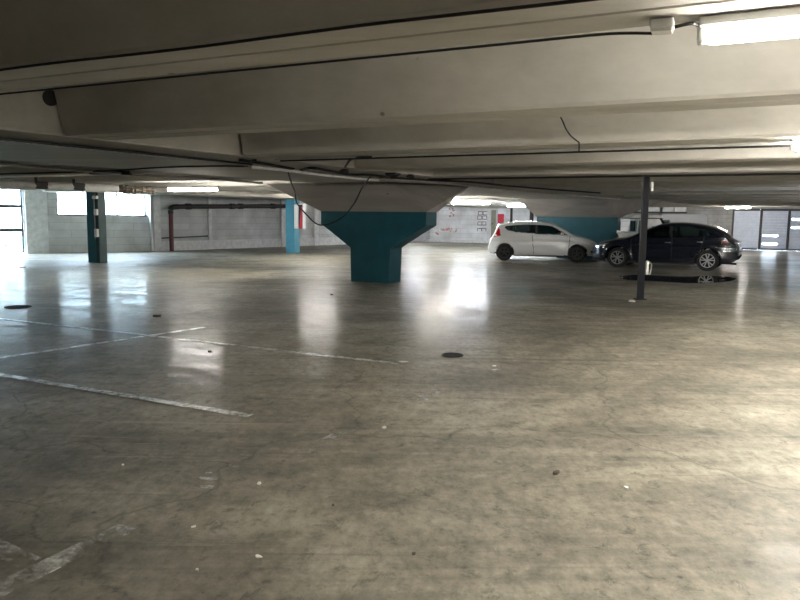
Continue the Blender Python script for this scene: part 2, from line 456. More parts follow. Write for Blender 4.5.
# ------------------------------------------------------------------ back wall things (door, red board, graffiti)
def back_pt(px, off=.0): 
    p = cut(px, W3, W4); return p+nS*off
def back_rect(bm, x0, x1, y0, y1, off, th):
    a = back_pt(x0); b = back_pt(x1); z1 = zat((x0+x1)/2, y0, (a+b)/2); z0 = max(.0, zat((x0+x1)/2, y1, (a+b)/2))
    prism(bm, [a+nS*off, b+nS*off, b+nS*(off+th), a+nS*(off+th)], z0, z1)
d1 = empty('door_1', (*back_pt(494), 0)); d1['kind'] = 'structure'
d1.location = (0, 0, 0)
one('door_leaf', plain('olive_door', (.22, .22, .16), .5), lambda bm: back_rect(bm, 491.5, 496.3, 210, 250, .0, .05), d1)
one('door_frame', PIL, lambda bm: (back_rect(bm, 490.6, 491.5, 209, 250, 0, .09), back_rect(bm, 496.3, 497.3, 209, 250, 0, .09), back_rect(bm, 490.6, 497.3, 208.4, 209.6, 0, .091)), d1)
one('door_handle', FRAME, lambda bm: back_rect(bm, 492.2, 493, 223, 224.2, .05, .05), d1)
tag(one('notice_board', RED, lambda bm: back_rect(bm, 498, 504, 214, 229.5, 0, .05)), 'tall red board on the white wall beside the olive door', 'sign')
tag(one('wall_pipe', DARKP, lambda bm: pipe(bm, [(*back_pt(511.5, .06), .0), (*back_pt(511.5, .06), 2.3)], .08)), 'dark upright pipe on the back wall right of the red board', 'pipe')
tag(one('wall_pipe', DARKP, lambda bm: pipe(bm, [(*back_pt(532, .12), .0), (*back_pt(532, .12), 2.35)], .13)), 'thick dark upright pipe on the back wall beside the far teal pier', 'pipe')
tag(one('spray_tag', BLKP, lambda bm: [back_rect(bm, *r, .0, .012) for (cx_, cy_) in [(480.2, 213.2), (485.2, 213.2), (479.6, 217.6), (484.6, 217.6), (480.0, 223.5), (484.0, 223.5), (479.8, 230), (484.2, 230)]
    for r in [(cx_-2.3, cx_+2.3, cy_-1.9, cy_-1.3), (cx_-2.3, cx_-1.8, cy_-1.3, cy_+1.3), (cx_+1.8, cx_+2.3, cy_-1.3, cy_+1.3)]+([(cx_-2.3, cx_+2.3, cy_+1.3, cy_+1.9)] if cy_ < 229 else [])]),
    'black spray drawing of stacked brick outlines on the white wall', 'graffiti')
def pinkg(bm):
    for (x0, y0, x1, y1) in [(449, 209, 452.5, 208.6), (452.5, 208.6, 454, 211), (454, 211, 450.5, 213), (450.5, 213, 454, 215.5), (454, 215.5, 449.5, 216.2)]:
        back_stroke(bm, x0, y0, x1, y1, .07)
def pinkg2(bm):
    x = 441
    while x < 457:
        back_stroke(bm, x, 231+random.uniform(-3, 1), x+1.5, 229.5+random.uniform(-1, 3), .05); x += 1.5
    back_stroke(bm, 436, 232.5, 439, 234.5, .06)
def back_stroke(bm, x0, y0, x1, y1, w):
    p = back_pt(x0, .01); q = back_pt(x1, .01)
    pipe(bm, [(p.x, p.y, zat(x0, y0, p)), (q.x, q.y, zat(x1, y1, q))], w, 6)
tag(one('spray_tag', PINK, pinkg), 'small pink spray squiggle high on the white wall', 'graffiti')
tag(one('spray_tag', PINK, pinkg2), 'wide faint pink spray scrawl low on the white wall', 'graffiti')
def ledge():
    t = empty('wall_duct', (0, 0, 0)); tag(t, 'pale boxy duct high on the back wall above the white van', 'duct')
    def seg(px0, px1, y0, y1, off, th, mat, nm): 
        bm = bmesh.new(); back_rect(bm, px0, px1, y0, y1, off, th); link(nm, bm, mat, t)
    seg(622, 686.5, 211.8, 213.2, .0, .7, FRAME, 'bracket_tray')
    for i, (x0, x1) in enumerate([(624, 633), (635, 646), (648, 660), (663, 673.5), (675, 686)]): seg(x0, x1, 206.5+.4*(i % 2), 211.8, .05, .55, PIL, 'duct_box')
ledge()

# ------------------------------------------------------------------ columns
def column(name, c, zt, hw, zt0, zt1, sw, sd, lab, top):
    """c: centre of front face of shaft; wings between zt0 (where they leave the shaft) and zt1 (vertical edge) up to zt"""
    r = empty(name, (c.x, c.y, 0), UA); tag(r, lab, 'column')
    def sh(bm):
        pts = [(-sw/2, 0), (sw/2, 0), (sw/2, zt0), (hw[1], zt1), (hw[1], zt), (-hw[0], zt), (-hw[0], zt1), (-sw/2, zt0)]
        loft(bm, [[(x, 0, z) for x, z in pts], [(x, sd, z) for x, z in pts]])
        bmesh.ops.bevel(bm, geom=[e for e in bm.edges], offset=.012, segments=1, affect='EDGES')
    one('teal_pier', TEAL, sh, r)
    inv = r.matrix_basis.inverted()
    inv = (Matrix.Translation(r.location) @ Matrix.Rotation(UA, 4, 'Z')).inverted()
    def hn(bm):
        b = [(-hw[0], 0.0, zt), (hw[1], 0.0, zt), (hw[1], sd, zt), (-hw[0], sd, zt)]
        t = [tuple(inv @ Vector(p)) for p in top]
        loft(bm, [b, t])
    one('concrete_haunch', CEILD, hn, r)
    return r
c1 = (at(350, 281.4)+at(390, 283.4))/2
_t1 = at(385, 182, ZS); _t2 = at(471, 185.5, ZS); top1 = [tuple(_t1-U*3.45), tuple(_t1), tuple(_t2), tuple(_t2-U*2.6+NU*1.2)]
column('concrete_column', c1, 1.665, (1.36, 1.43), .82, 1.36, 1.04, .62, 'teal winged column with wide grey concrete head, nearest in the middle of the garage', top1)
ce = Vector((7.05, 28.35, 0))
cc = [ce-U*2.3+NU*-.6, ce+U*1.0+NU*-1.0, ce+U*3.2+NU*1.2, ce-U*.5+NU*2.6]
column('concrete_column', ce, 1.66, (1.62, 1.62), .5, .9, 1.5, .8, 'wide teal column with grey concrete head behind the white hatchback', [(p.x, p.y, ZS) for p in cc])

# two slim columns in the window row
def slim(base, w, d, mat, lab, h=2.27):
    r = empty('teal_post', (base.x, base.y, 0), UA); tag(r, lab, 'column')
    one('shaft', mat, lambda bm: box(bm, (0, d/2, h/2), (w, d, h), bev=.012), r)
    return r
ca = slim(Vector((-9.80, 22.25)), .38, .42, plain('window_lit_teal', (.02, .13, .17), .5, var=.2, scale=3), 'dark teal square column by the windows with meters on its side')  # brighter teal than the other piers: window light put into the colour
# its darker right hand strip with cable and boxes
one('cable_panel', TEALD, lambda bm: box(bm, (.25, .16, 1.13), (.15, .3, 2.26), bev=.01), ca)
one('conduit', GREYC, lambda bm: pipe(bm, [(.20, -.02, .75), (.20, -.02, 2.1), (.26, -.02, 2.17)], .014), ca)
one('meter_box', WHITEP, lambda bm: box(bm, (.27, -.03, .95), (.11, .1, .26), bev=.015), ca)
one('junction_box', WHITEP, lambda bm: box(bm, (.28, -.03, 1.6), (.12, .1, .2), bev=.03), ca)
one('lamp_box', WHITEP, lambda bm: box(bm, (.26, -.03, 2.06), (.18, .1, .1), bev=.02), ca)
cb = slim(Vector((-4.72, 29.95)), .44, .42, TEALB, 'bright teal square column left of the central column', 2.3)
hb = empty('hose_cabinet', (-4.35, 29.7, 1.0), UA); tag(hb, 'white and red fire point box hung on the bright teal column', 'fire box')
one('cabinet_body', WHITEP, lambda bm: box(bm, (-.02, 0, .55), (.2, .2, 1.0), bev=.01), hb)
one('cabinet_side', plain('black_panel', (.02, .015, .015), .5), lambda bm: box(bm, (.19, .02, .55), (.2, .18, 1.0)), hb)
def wedge(bm):
    loft(bm, [[(.12, -.09, .06), (.3, -.09, .06), (.3, -.09, .95), (.24, -.09, .95)], [(.12, -.075, .06), (.3, -.075, .06), (.3, -.075, .95), (.24, -.075, .95)]])
one('red_flag', plain('red_cloth', (.55, .03, .06), .6), wedge, hb)
one('cabinet_rim', WHITEP, lambda bm: (box(bm, (.32, 0, .55), (.03, .2, 1.02)), box(bm, (.19, 0, 1.06), (.27, .2, .03))), hb)

# ------------------------------------------------------------------ steel post
pb = at(640, 299.5); pt_ = at(646.5, 177, ZS)
def post():
    r = empty('steel_post', (pb.x, pb.y, 0)); tag(r, 'dark slim steel post in front of the dark hatchback', 'post')
    tx, ty = 0, 0
    def f(bm):
        rings = []
        for z in (0, ZS-.02):
            k = z/ZS; x = tx*k; y = ty*k; w = .056
            rings.append([(x-w, y-w, z), (x+w, y-w, z), (x+w, y+w, z), (x-w, y+w, z)])
        loft(bm, rings); bmesh.ops.bevel(bm, geom=bm.edges[:], offset=.01, segments=2, affect='EDGES')
    one('post_shaft', STEEL, f, r)
    one('base_plate', STEEL, lambda bm: box(bm, (0, 0, .008), (.2, .2, .016)), r)
    one('label_tube', PAPER, lambda bm: box(bm, (.09, -.04, .62), (.06, .08, .26), bev=.02), r)
    one('bracket_loop', GREYC, lambda bm: pipe(bm, smoothpts([(.07, -.06, .50), (.15, -.06, .52), (.16, -.06, .7), (.07, -.06, .76)]), .012, 6), r)
    one('top_box', WHITEP, lambda bm: box(bm, (.1, -.04, 2.17), (.05, .07, .18), bev=.01), r)
post()

# ------------------------------------------------------------------ light fittings
def tube(c, L=1.5, ang=UA, z=ZS, lab='', rc=.034, mat=TUBE):
    r = empty('tube_light', (c[0], c[1], z), ang); tag(r, lab, 'light', 'fluorescent tube lights on the ceiling')
    one('housing', WHITEP, lambda bm: box(bm, (L/2, 0, -.02), (L, .13, .04), bev=.008), r)
    one('diffuser', mat, lambda bm: pipe(bm, [(.02, 0, -.075), (.05, 0, -.082), (L-.05, 0, -.082), (L-.02, 0, -.075)], [rc*.7, rc, rc, rc*.7], 12), r, True)
    for x in (-.005, L+.005): one('end_cap', WHITEP, lambda bm: box(bm, (x+(.012 if x < 0 else -.012), 0, -.06), (.03, .07, .085), bev=.01), r)
    return r
t1 = at(699, 39, ZS-.08)
tube(t1, 1.5, UA, ZS, 'lit tube light close overhead at the upper right', rc=.028, mat=TNEAR)
t2 = at(791, 147.5, ZS-.08)
tube(t2, 1.5, UA, ZS, 'lit tube light on the second row, cut by the right edge')
tl = at(168, 189.5, 2.2); tube(tl, 1.65, math.radians(-24), 2.27, 'lit tube light over the left bay by the windows', mat=emit('left_lit_tube', (1, .96, .88), 80))
tube((-3.7, 26.1), 1.5, UA, ZS, 'lit tube light behind the grey head of the central column, left one')
tube((.75, 27.3), 1.5, UA, ZS, 'lit tube light behind the grey head of the central column, right one')
for x0, x1, y, lab in [(452, 485, 203, 'long lit tube light before the graffitied white wall'), (507, 529, 205.5, 'lit tube light above the olive door and red board')]:
    p = at(x0, y, ZS-.08); q = at(x1, y+.2, ZS-.08)
    tube(p, 1.9, UA, ZS, lab, rc=.055, mat=COOL)
tube((.2, 41.6), 1.5, UA, ZS, 'added unseen tube light behind the central column, brightening the back wall', mat=COOL)  # added lamp kept out of sight to brighten the back wall
p = at(548, 201, ZS-.05); tube(p, 1.2, UA, ZS, 'small lit tube light above the roof of the white hatchback')
p = at(725, 208.2, ZS-.05); p *= .93; p.z = ZS; tube(p, 1.2, UA, ZS, 'small lit tube light at the corner of the shutters')
tube((10.6, 15.2), 1.5, UA, ZS, 'added unseen tube light past the right edge, brightening the far lane', mat=COOL)  # added out of frame to brighten the right side and far lane
tube((4.4, 2.4), 1.5, UA, ZS, 'added unseen tube light past the right edge, close row')  # extra out-of-frame lamp put in to light the near floor
tube(t1+U*1.6, 1.5, UA, ZS, 'added unseen tube light continuing the nearest one past the right edge', mat=TNEAR)  # added after the visible tube for a brighter right floor
tube(t2+U*1.7, 1.5, UA, ZS, 'added unseen tube light continuing the second row past the right edge')  # extra length out of frame, added for more light at right
tube((4.7, 4.45), 1.5, UA, ZS, 'strong added tube light, unseen past the right edge between the first two rows', mat=emit('strong_fill_tube', (1, .955, .87), 330))  # extra strong lamp out of frame, added for the bright floor at right
tube((8.5, 6.2), 1.5, UA, ZS, 'added unseen tube light past the right edge, second row')  # added out of frame, more light from the right
tube((15.5, 20.5), 1.5, UA, ZS, 'added unseen tube light past the right edge, fourth row')  # extra unseen lamp, fill light for the far right

# ------------------------------------------------------------------ cables and ducts on the ceiling
def cable(name, pts, r, mat, lab, cat='cable', group=None, sm=True):
    return tag(one(name, mat, lambda bm: pipe(bm, smoothpts(pts, 5) if sm else pts, r, 6)), lab, cat, group)
def up(off, t, z=ZS-.02):
    p = NU*off+U*t; return (p.x, p.y, z)
# along rib 1
cable('ceiling_cable', [up(2.88, t, ZS-.008+.004*math.sin(t*3)) for t in [-7+.5*i for i in range(23)]], .008, BLACK, 'black cable along the near edge of the closest beam')
jb = at(662, 33, ZS-.06); tj = jb.dot(U)
cable('ceiling_conduit', [up(3.42, t, ZS-.012) for t in [-7.8+.4*i for i in range(int((tj+7.8)/.4)+1)]]+[up(3.42, tj-.05, ZS-.03)], .007, BLACK, 'dark conduit along the closest beam leading to the junction box')
jbo = empty('junction_box', (jb.x, jb.y, ZS), UA); tag(jbo, 'white junction box beside the nearest tube light', 'junction box')
one('box_body', WHITEP, lambda bm: box(bm, (0, 0, -.028), (.095, .075, .045), bev=.008), jbo)
one('box_lid', WHITEP, lambda bm: box(bm, (0, 0, -.055), (.085, .065, .01), bev=.004), jbo)
cable('feed_cable', [up(jb.dot(NU), tj+.05, ZS-.04), up(jb.dot(NU)+.01, tj+.12, ZS-.03), up(t1.dot(NU), t1.dot(U), ZS-.03)], .008, BLACK, 'short cable between junction box and nearest tube light')
cable('ceiling_conduit', [up(8.67, t, ZS-.015) for t in [-6.2+.5*i for i in range(25)]], .018, GREYC, 'pale conduit along the third beam to the tube light at right')
cable('ceiling_cable', [up(8.80, t, ZS-.03) for t in [-6.2+.5*i for i in range(25)]], .014, BLACK, 'black cable along the third beam beside the pale conduit')
cable('ceiling_cable', [up(13.92, t, ZS-.02) for t in [-6+.8*i for i in range(26)]], .022, BLACK, 'black cable along the beam just above the central column')
wp = [at(562, 120, ZS-.01), at(567, 129, ZS+.15), at(577, 141, ZS+.02), at(579, 150, ZS-.02)]
o6 = NU*8.05
def onrib(px, py, off):
    r_ = ray(px, py); t = off/(NU.x*r_[0]+NU.y*r_[1]); return (r_[0]*t, r_[1]*t, CH+r_[2]*t)
cable('drop_wire', [onrib(558, 112, 7.9), onrib(563, 122, 7.9), onrib(566, 129, 7.93), onrib(571, 136, 7.97), onrib(577, 141, 8.02), onrib(579, 143, 8.02), onrib(579, 151, 8.1)], .008, BLACK, 'thin black wire drooping between the second and third beams')
# chain-like cable tray on the girder
def tray():
    p = at(0, 139.5, ZS-.03); q = at(250, 164.5, ZS-.03); L = (q-p).length; d = (q-p).normalized()
    p = p-d*1.2; L += 1.2
    r = empty('cable_tray', p, math.atan2(d.y, d.x)); tag(r, 'perforated cable tray running along the wide ceiling band at left', 'cable tray')
    def f(bm):
        box(bm, (L/2, -.06, 0), (L, .008, .03)); box(bm, (L/2, .06, 0), (L, .008, .03))
    one('side_rail', BLACK, f, r)
    def g(bm):
        n = int(L/.09)
        for i in range(n): box(bm, (i*.09+.04, 0, -.015), (.045, .12, .012))
    one('rung', PIL, g, r)
    one('tray_cable', BLACK, lambda bm: pipe(bm, [(0, 0, .01), (L*.3, .03, .01), (L*.6, -.02, .01), (L, 0, .0)], .022, 6), r)
tray()
gp = [(-40, 141), (60, 149), (130, 158), (190, 165), (250, 170.5), (262, 175)]
cable('ceiling_cable', [at(x, y+5, ZS-.02) for x, y in [(0, 158), (110, 168), (200, 173), (262, 178)]], .03, CEILD, 'grey conduit along the left band below the cable tray')
cable('ceiling_cable', [at(x, y, ZS-.02) for x, y in [(0, 174), (40, 173), (100, 171.3), (160, 167.5), (215, 166), (249, 166), (250, 161), (256, 160)]], .016, BLACK, 'thin clipped black wire curving across the left bay ceiling')
cable('cable_bundle', [at(x, y, ZS-.03) for x, y in [(240, 160), (262, 163.5), (285, 167.5), (300, 170), (312, 168), (330, 171), (350, 174.5), (372, 175), (392, 178)]], .024, BLACK, 'knotted bundle of black cables above the central column')
cable('ceiling_conduit', [at(x, y, ZS-.05) for x, y in [(250, 166), (290, 170), (330, 175), (378, 179.5)]], .045, LAG, 'pale straight conduit above the central column')
cable('ceiling_cable', [at(x, y, ZS-.03) for x, y in [(345, 167), (350, 160), (358, 157.5), (372, 157)]], .018, BLACK, 'black cable looping up to the beam above the central column')
cable('ceiling_conduit', [at(x, y, ZS-.03) for x, y in [(392, 178), (440, 182), (490, 188), (560, 194.5), (620, 199)]], .035, LAG, 'long pale conduit running from the central column to the far column')
cable('ceiling_cable', [at(x, y, ZS-.03) for x, y in [(380, 177), (436, 180.5), (470, 182), (520, 187), (600, 193)]], .025, BLACK, 'black cable running from the central column toward the far column')
def hooks(px, py, w, h, lab):
    p = at(px, py, ZS); s = p.y/700
    o = empty('ceiling_bracket', (p.x, p.y, ZS), UA); tag(o, lab, 'bracket')
    one('bracket_plate', DARKP, lambda bm: box(bm, (0, 0, -.02), (w*s, w*s*1.2, .04), bev=.01), o)
    one('bracket_arm', DARKP, lambda bm: pipe(bm, [(-w*s*.4, -.1, -.04), (-w*s*.2, 0, -h*s*.35), (w*s*.4, .05, -.05)], .022, 6), o)
hooks(393, 173, 11, 8, 'dark open bracket box on the ceiling above the central column')
hooks(411, 174.5, 5, 7, 'small dark bracket right of the open bracket box')
hooks(345, 169, 5, 6, 'small dark bracket where the cable loops up')
# hanging wires
def hang(pts, lab, r=.012): cable('hanging_wire', pts, r, BLACK, lab)
yy = 16.0
def ptY(x, y, Y): 
    r_ = ray(x, y); t = Y/r_[1]; return (r_[0]*t, Y, CH+r_[2]*t)
hang([at(287, 168, ZS-.03), ptY(291, 182, 14.2), ptY(295, 192, 15.2), ptY(297, 203, 15.6), ptY(306, 214, 15.8), ptY(318, 224.5, 16.1), ptY(332, 223, 16.0), ptY(345, 215, 15.9), ptY(355, 202, 15.4), ptY(362, 188, 15.0), at(370, 177, ZS-.03)],
     'black wire looping down from the ceiling across the central column', .016)
# big pale pipe under the left bay
def bigpipe():
    p = at(-14, 184, 2.17); q = at(155, 190.5, 2.17); d = (q-p).normalized(); L = (q-p).length
    r = empty('lagged_pipe', p, math.atan2(d.y, d.x)); tag(r, 'pale lagged pipe with dark joints hanging below the left ceiling', 'pipe')
    segs = [(0, .265), (.315, .48), (.53, .75)]
    for a_, b_ in segs: one('lagging', LAG, lambda bm: pipe(bm, [(L*a_, 0, 0), (L*b_, 0, 0)], .10, 14), r, False)
    one('pipe_core', DARKP, lambda bm: pipe(bm, [(0, 0, .0), (L*.99, 0, .0)], .07, 10), r)
    for x in (.29, .505): one('pipe_clamp', DARKP, lambda bm: (box(bm, (L*x, 0, .02), (.3, .2, .17), bev=.03), box(bm, (L*x-.1, 0, .14), (.05, .05, .12))), r)
    def torn(bm):
        n = 30
        pipe(bm, [(L*(.75+.245*i/n), random.uniform(-.012, .012), random.uniform(-.012, .012)) for i in range(n+1)], [.10+random.uniform(-.02, .015) if i < n else .04 for i in range(n+1)], 12)
    one('torn_lagging', LAGB, torn, r)
bigpipe()
# dark slot in ceiling at left
sp = at(112, 174.5, ZS)
tag(one('ceiling_grille', BLACK, lambda bm: box(bm, (at(112, 174.5, ZS-.03).x, at(112, 174.5, ZS-.03).y, ZS-.0), (.80, .34, .08), .05)), 'flat black vent grille on the left bay ceiling', 'vent')
# round opening in the first recess end
hp = Vector(at(52, 96, ZS+.35))
q0 = G1n; # end wall of the recess lies on the girder side plane
def hole(bm):
    r_ = ray(50, 98); k = r_[0]/r_[1]; d = v2; t = (k*q0.y-q0.x)/(d.x-k*d.y); p = q0+d*t; z = CH+r_[2]/r_[1]*p.y
    cx_, cy_ = p.x+nV.x*.01, p.y+nV.y*.01
    pipe(bm, [(cx_-nV.x*.06, cy_-nV.y*.06, z), (cx_+nV.x*.012, cy_+nV.y*.012, z)], .085, 20)
tag(one('pipe_sleeve', BLACK, hole), 'round black pipe hole in the concrete at upper left', 'pipe hole')

# oxide red pipe on the side wall
nW = Vector(((W3-W2).normalized().y, -(W3-W2).normalized().x))
def wp_(px, off): return cut(px, W2, W3)+nW*off
def redpipe():
    r = empty('drain_pipe', (0, 0, 0)); tag(r, 'thick dark pipe along the side wall with oxide red drop', 'pipe')
    a = wp_(166.5, .3); z = zat(167, 206.5, a)
    e = wp_(290, .3); ze = zat(290, 206, e)
    one('red_drop', REDP, lambda bm: pipe(bm, [(a.x, a.y, 0), (a.x, a.y, z-.25)], .095, 12), r, False)
    d = (e-a).normalized()
    one('elbow', DARKP, lambda bm: pipe(bm, smoothpts([(a.x, a.y, z-.3), (a.x, a.y, z-.12), (a.x+d.x*.1, a.y+d.y*.1, z-.03), (a.x+d.x*.35, a.y+d.y*.35, z)], 4), .115, 12), r)
    one('pipe_run', DARKP, lambda bm: pipe(bm, [(a.x+d.x*.3, a.y+d.y*.3, z), (e.x, e.y, ze)], .10, 12), r)
    for f in (.12, .45, .52, .8):
        p = a.lerp(e, f); zz = z+(ze-z)*f
        one('pipe_collar', DARKP, lambda bm: pipe(bm, [(p.x-d.x*.12, p.y-d.y*.12, zz), (p.x+d.x*.12, p.y+d.y*.12, zz)], .135, 12), r)
redpipe()
tag(one('thin_conduit', FRAME, lambda bm: pipe(bm, [(*wp_(156, .03), .9), (*wp_(156, .03), .55), (*wp_(207, .03), .62)], .03, 6)), 'thin dark conduit low on the side wall by the red pipe', 'conduit')

# ------------------------------------------------------------------ floor markings and objects
def strip(name, a, b, w, mat, lab, z=.004, cat='floor marking', group=None, fade=0):
    a = at(*a); b = at(*b); d = (b-a).normalized(); n = Vector((-d.y, d.x, 0))*w/2
    def f(bm): prism(bm, [(a-n).xy, (b-n).xy, (b+n).xy, (a+n).xy], .0005, z)
    return tag(one(name, mat, f), lab, cat, group)
strip('parking_line', (-60, 312), (400, 364), .075, LINE, 'long worn white line crossing the left floor below the windows')
strip('parking_line', (-60, 367), (205, 327.3), .075, LINE, 'white line slanting up to the right, crossing the long one')
strip('parking_line', (-60, 365), (250, 416), .085, LINE, 'worn white line in the dark left foreground, nearest long one')
strip('parking_line', (-30, 604), (128, 527), .12, LINEF, 'faded wide line at the lower left corner')
strip('parking_line', (-30, 534), (30, 563), .10, LINEF, 'short faded line crossing the lower left corner line')
strip('parking_line', (303, 450), (345, 432), .09, LINEF, 'short white line stub in the middle foreground')
strip('parking_line', (345, 432), (386, 421), .05, LINEF, 'very faded continuation beyond the short line stub')
strip('parking_line', (512, 262.8), (548, 263.4), .16, LINE, 'short pale line on the floor under the white hatchback')
strip('parking_line', (492, 371), (508, 369), .09, LINEF, 'faded dash on the floor, middle right')
def digits(lab, strokes, w=.05, mat=LINE):
    def f(bm):
        for (x0, y0, x1, y1) in strokes:
            a = at(x0, y0); b = at(x1, y1); d = (b-a).normalized(); n = Vector((-d.y, d.x, 0))*w/2
            prism(bm, [(a-n).xy, (b-n).xy, (b+n).xy, (a+n).xy], .0005, .004)
    return tag(one('bay_number', mat, f), lab, 'floor marking')
digits('faded painted bay number in the middle of the floor', [(405, 398.5, 415, 400.5), (420, 395.5, 428, 397), (432, 391.5, 446, 394), (416, 391, 426, 393), (405, 398.5, 414, 394.5), (418, 400.5, 434, 397), (428, 389.5, 440, 391.5)], .06, LINEF)
digits('faded painted bay number left of the short line stub', [(187, 482, 194, 483.5), (200, 486.5, 219, 488), (204, 473.5, 212, 472.5), (225, 464, 246, 471), (225, 464, 231, 465), (246, 471, 260, 470), (199, 478, 217, 480)], .035, LINEF)
def drain(px, py, r, lab):
    p = at(px, py); o = empty('floor_drain', (p.x, p.y, 0), random.random()); tag(o, lab, 'drain')
    def rim(bm): 
        for a_ in range(32):
            t0, t1 = 2*PI*a_/32, 2*PI*(a_+1)/32
            prism(bm, [(r*math.cos(t0), r*math.sin(t0)), (r*math.cos(t1), r*math.sin(t1)), (r*.86*math.cos(t1), r*.86*math.sin(t1)), (r*.86*math.cos(t0), r*.86*math.sin(t0))], 0, .012)
    one('drain_rim', STEEL, rim, o)
    one('drain_pit', BLACK, lambda bm: prism(bm, [(r*.86*math.cos(2*PI*k/24), r*.86*math.sin(2*PI*k/24)) for k in range(24)], 0, .003), o)
    def bars(bm):
        for k in range(-3, 4):
            y = k*r*.25; h = math.sqrt(max(0, (r*.86)**2-y*y)); box(bm, (0, y, .007), (2*h, r*.09, .008))
    one('drain_grate', STEEL, bars, o)
drain(452.5, 355.5, .12, 'round dark floor drain in the middle of the floor')
drain(18, 307, .2, 'dark floor drain at the far left edge of the floor')
def puddle(pts, name, lab):
    P = [at(*q).xy for q in pts]
    P3 = smoothpts([(p.x, p.y, 0) for p in P+[P[0]]], 6)[:-1]
    m, N, L, b = newmat('water'); setb(b, (.02, .02, .018), .03); b.inputs['IOR'].default_value = 1.5
    return tag(one(name, m, lambda bm: prism(bm, [p.xy for p in P3], .0004, .003)), lab, 'puddle')
puddle([(615, 277), (640, 274.7), (680, 276.5), (712, 276), (735, 278), (728, 281.5), (695, 283.3), (655, 281.2), (628, 280)], 'puddle', 'still dark puddle on the floor in front of the dark hatchback')
# litter
LIT = [(403, 362, .05, 1, 'white scrap of paper near the middle of the floor'), (494, 366, .035, 1, 'tiny pale scrap right of the floor drain'),
       (258, 557, .022, 1, 'small white chip at the bottom of the foreground'), (197, 570.5, .012, 1, 'tiny white fleck in the lower left foreground'),
       (384, 428, .03, 1, 'tiny white fleck beyond the short line stub'), (259, 483.5, .02, 1, 'pale fleck near the faded foreground number'),
       (194, 527, .014, 1, 'tiny pale fleck above the lower left foreground'), (556, 474, .03, 0, 'dark brown crumb in the right foreground'),
       (333, 505.5, .014, 0, 'small dark crumb in the centre foreground'), (332, 295, .05, 0, 'dark litter scrap before the central column'),
       (626, 488, .022, 1, 'pale flake in the right foreground'), (414, 554, .012, 0, 'tiny dark crumb at the bottom middle'),
       (23, 267.6, .12, 2, 'red scrap on the far left floor'), (632, 301.5, .13, 1, 'flat white scrap at the foot of the steel post'),
       (158, 317, .07, 0, 'dark scrap on the far left floor beside the reflections'), (210, 352, .03, 0, 'dark scrap beside the crossing lines'), (123, 465, .014, 1, 'tiny fleck in the dark left foreground')]
for px, py, s, wht, lab in LIT:
    p = at(px, py)
    def f(bm):
        n = 7; pts = []
        for k in range(n):
            a_ = 2*PI*k/n; rr = s*random.uniform(.55, 1.15); pts.append((rr*math.cos(a_), rr*math.sin(a_)*.7))
        prism(bm, pts, 0, .004 if wht else s*.35)
        for v in bm.verts:
            if v.co.z > .001: v.co.z += random.uniform(0, s*.18)
    o = one('litter_scrap', (LITTER, PAPER, RED)[wht], f); o.location = (p.x, p.y, .0005); o.rotation_euler.z = random.random()*3
    tag(o, lab, 'litter', 'bits of litter on the floor')

# ------------------------------------------------------------------ cars
def interp(tab, x):
    if x <= tab[0][0]: return tab[0][1]
    for (a, b), (c, d) in zip(tab, tab[1:]):
        if x <= c: return b+(d-b)*(x-a)/(c-a)
    return tab[-1][1]
def resample(pts, n):
    P = smoothpts([(x, z, 0) for x, z in pts], 8); L = [0]
    for a, b in zip(P, P[1:]): L.append(L[-1]+(b-a).length)
    out = []; j = 0
    for i in range(n):
        s = L[-1]*i/(n-1)
        while j < len(L)-2 and L[j+1] < s: j += 1
        t = (s-L[j])/max(1e-9, L[j+1]-L[j]); out.append(P[j].lerp(P[j+1], t))
    return out
def inpoly(x, z, pl):
    c = False; n = len(pl)
    for i in range(n):
        a, b = pl[i], pl[(i+1) % n]
        if (a[1] > z) != (b[1] > z) and x < (b[0]-a[0])*(z-a[1])/(b[1]-a[1])+a[0]: c = not c
    return c
RUB = plain('tyre_rubber', (.012, .012, .012), .8); CARGLASS, _N, _L, _b = newmat('car_glass'); 
_g = _N.new('ShaderNodeBsdfGlossy'); _g.inputs['Roughness'].default_value = .03; _t = _N.new('ShaderNodeBsdfTransparent'); _t.inputs['Color'].default_value = (.22, .27, .26, 1)
_f = _N.new('ShaderNodeFresnel'); _f.inputs['IOR'].default_value = 1.45; _x = _N.new('ShaderNodeMixShader')
_L.new(_f.outputs[0], _x.inputs[0]); _L.new(_t.outputs[0], _x.inputs[1]); _L.new(_g.outputs[0], _x.inputs[2]); _L.new(_x.outputs[0], _N['Material Output'].inputs['Surface'])
CHROME = plain('alloy', (.55, .56, .58), .3, .9, var=.05); TRIM = plain('black_trim', (.015, .015, .016), .5)
LAMP, _N, _L, _b = newmat('headlamp_glass'); setb(_b, (.55, .57, .6), .1, .3, 1)
TAIL, _N, _L, _b = newmat('tail_lamp_red'); setb(_b, (.45, .008, .02), .15, 0, 1)
TAILD, _N, _L, _b = newmat('smoked_tail_lamp'); setb(_b, (.10, .005, .008), .1, 0, 1)
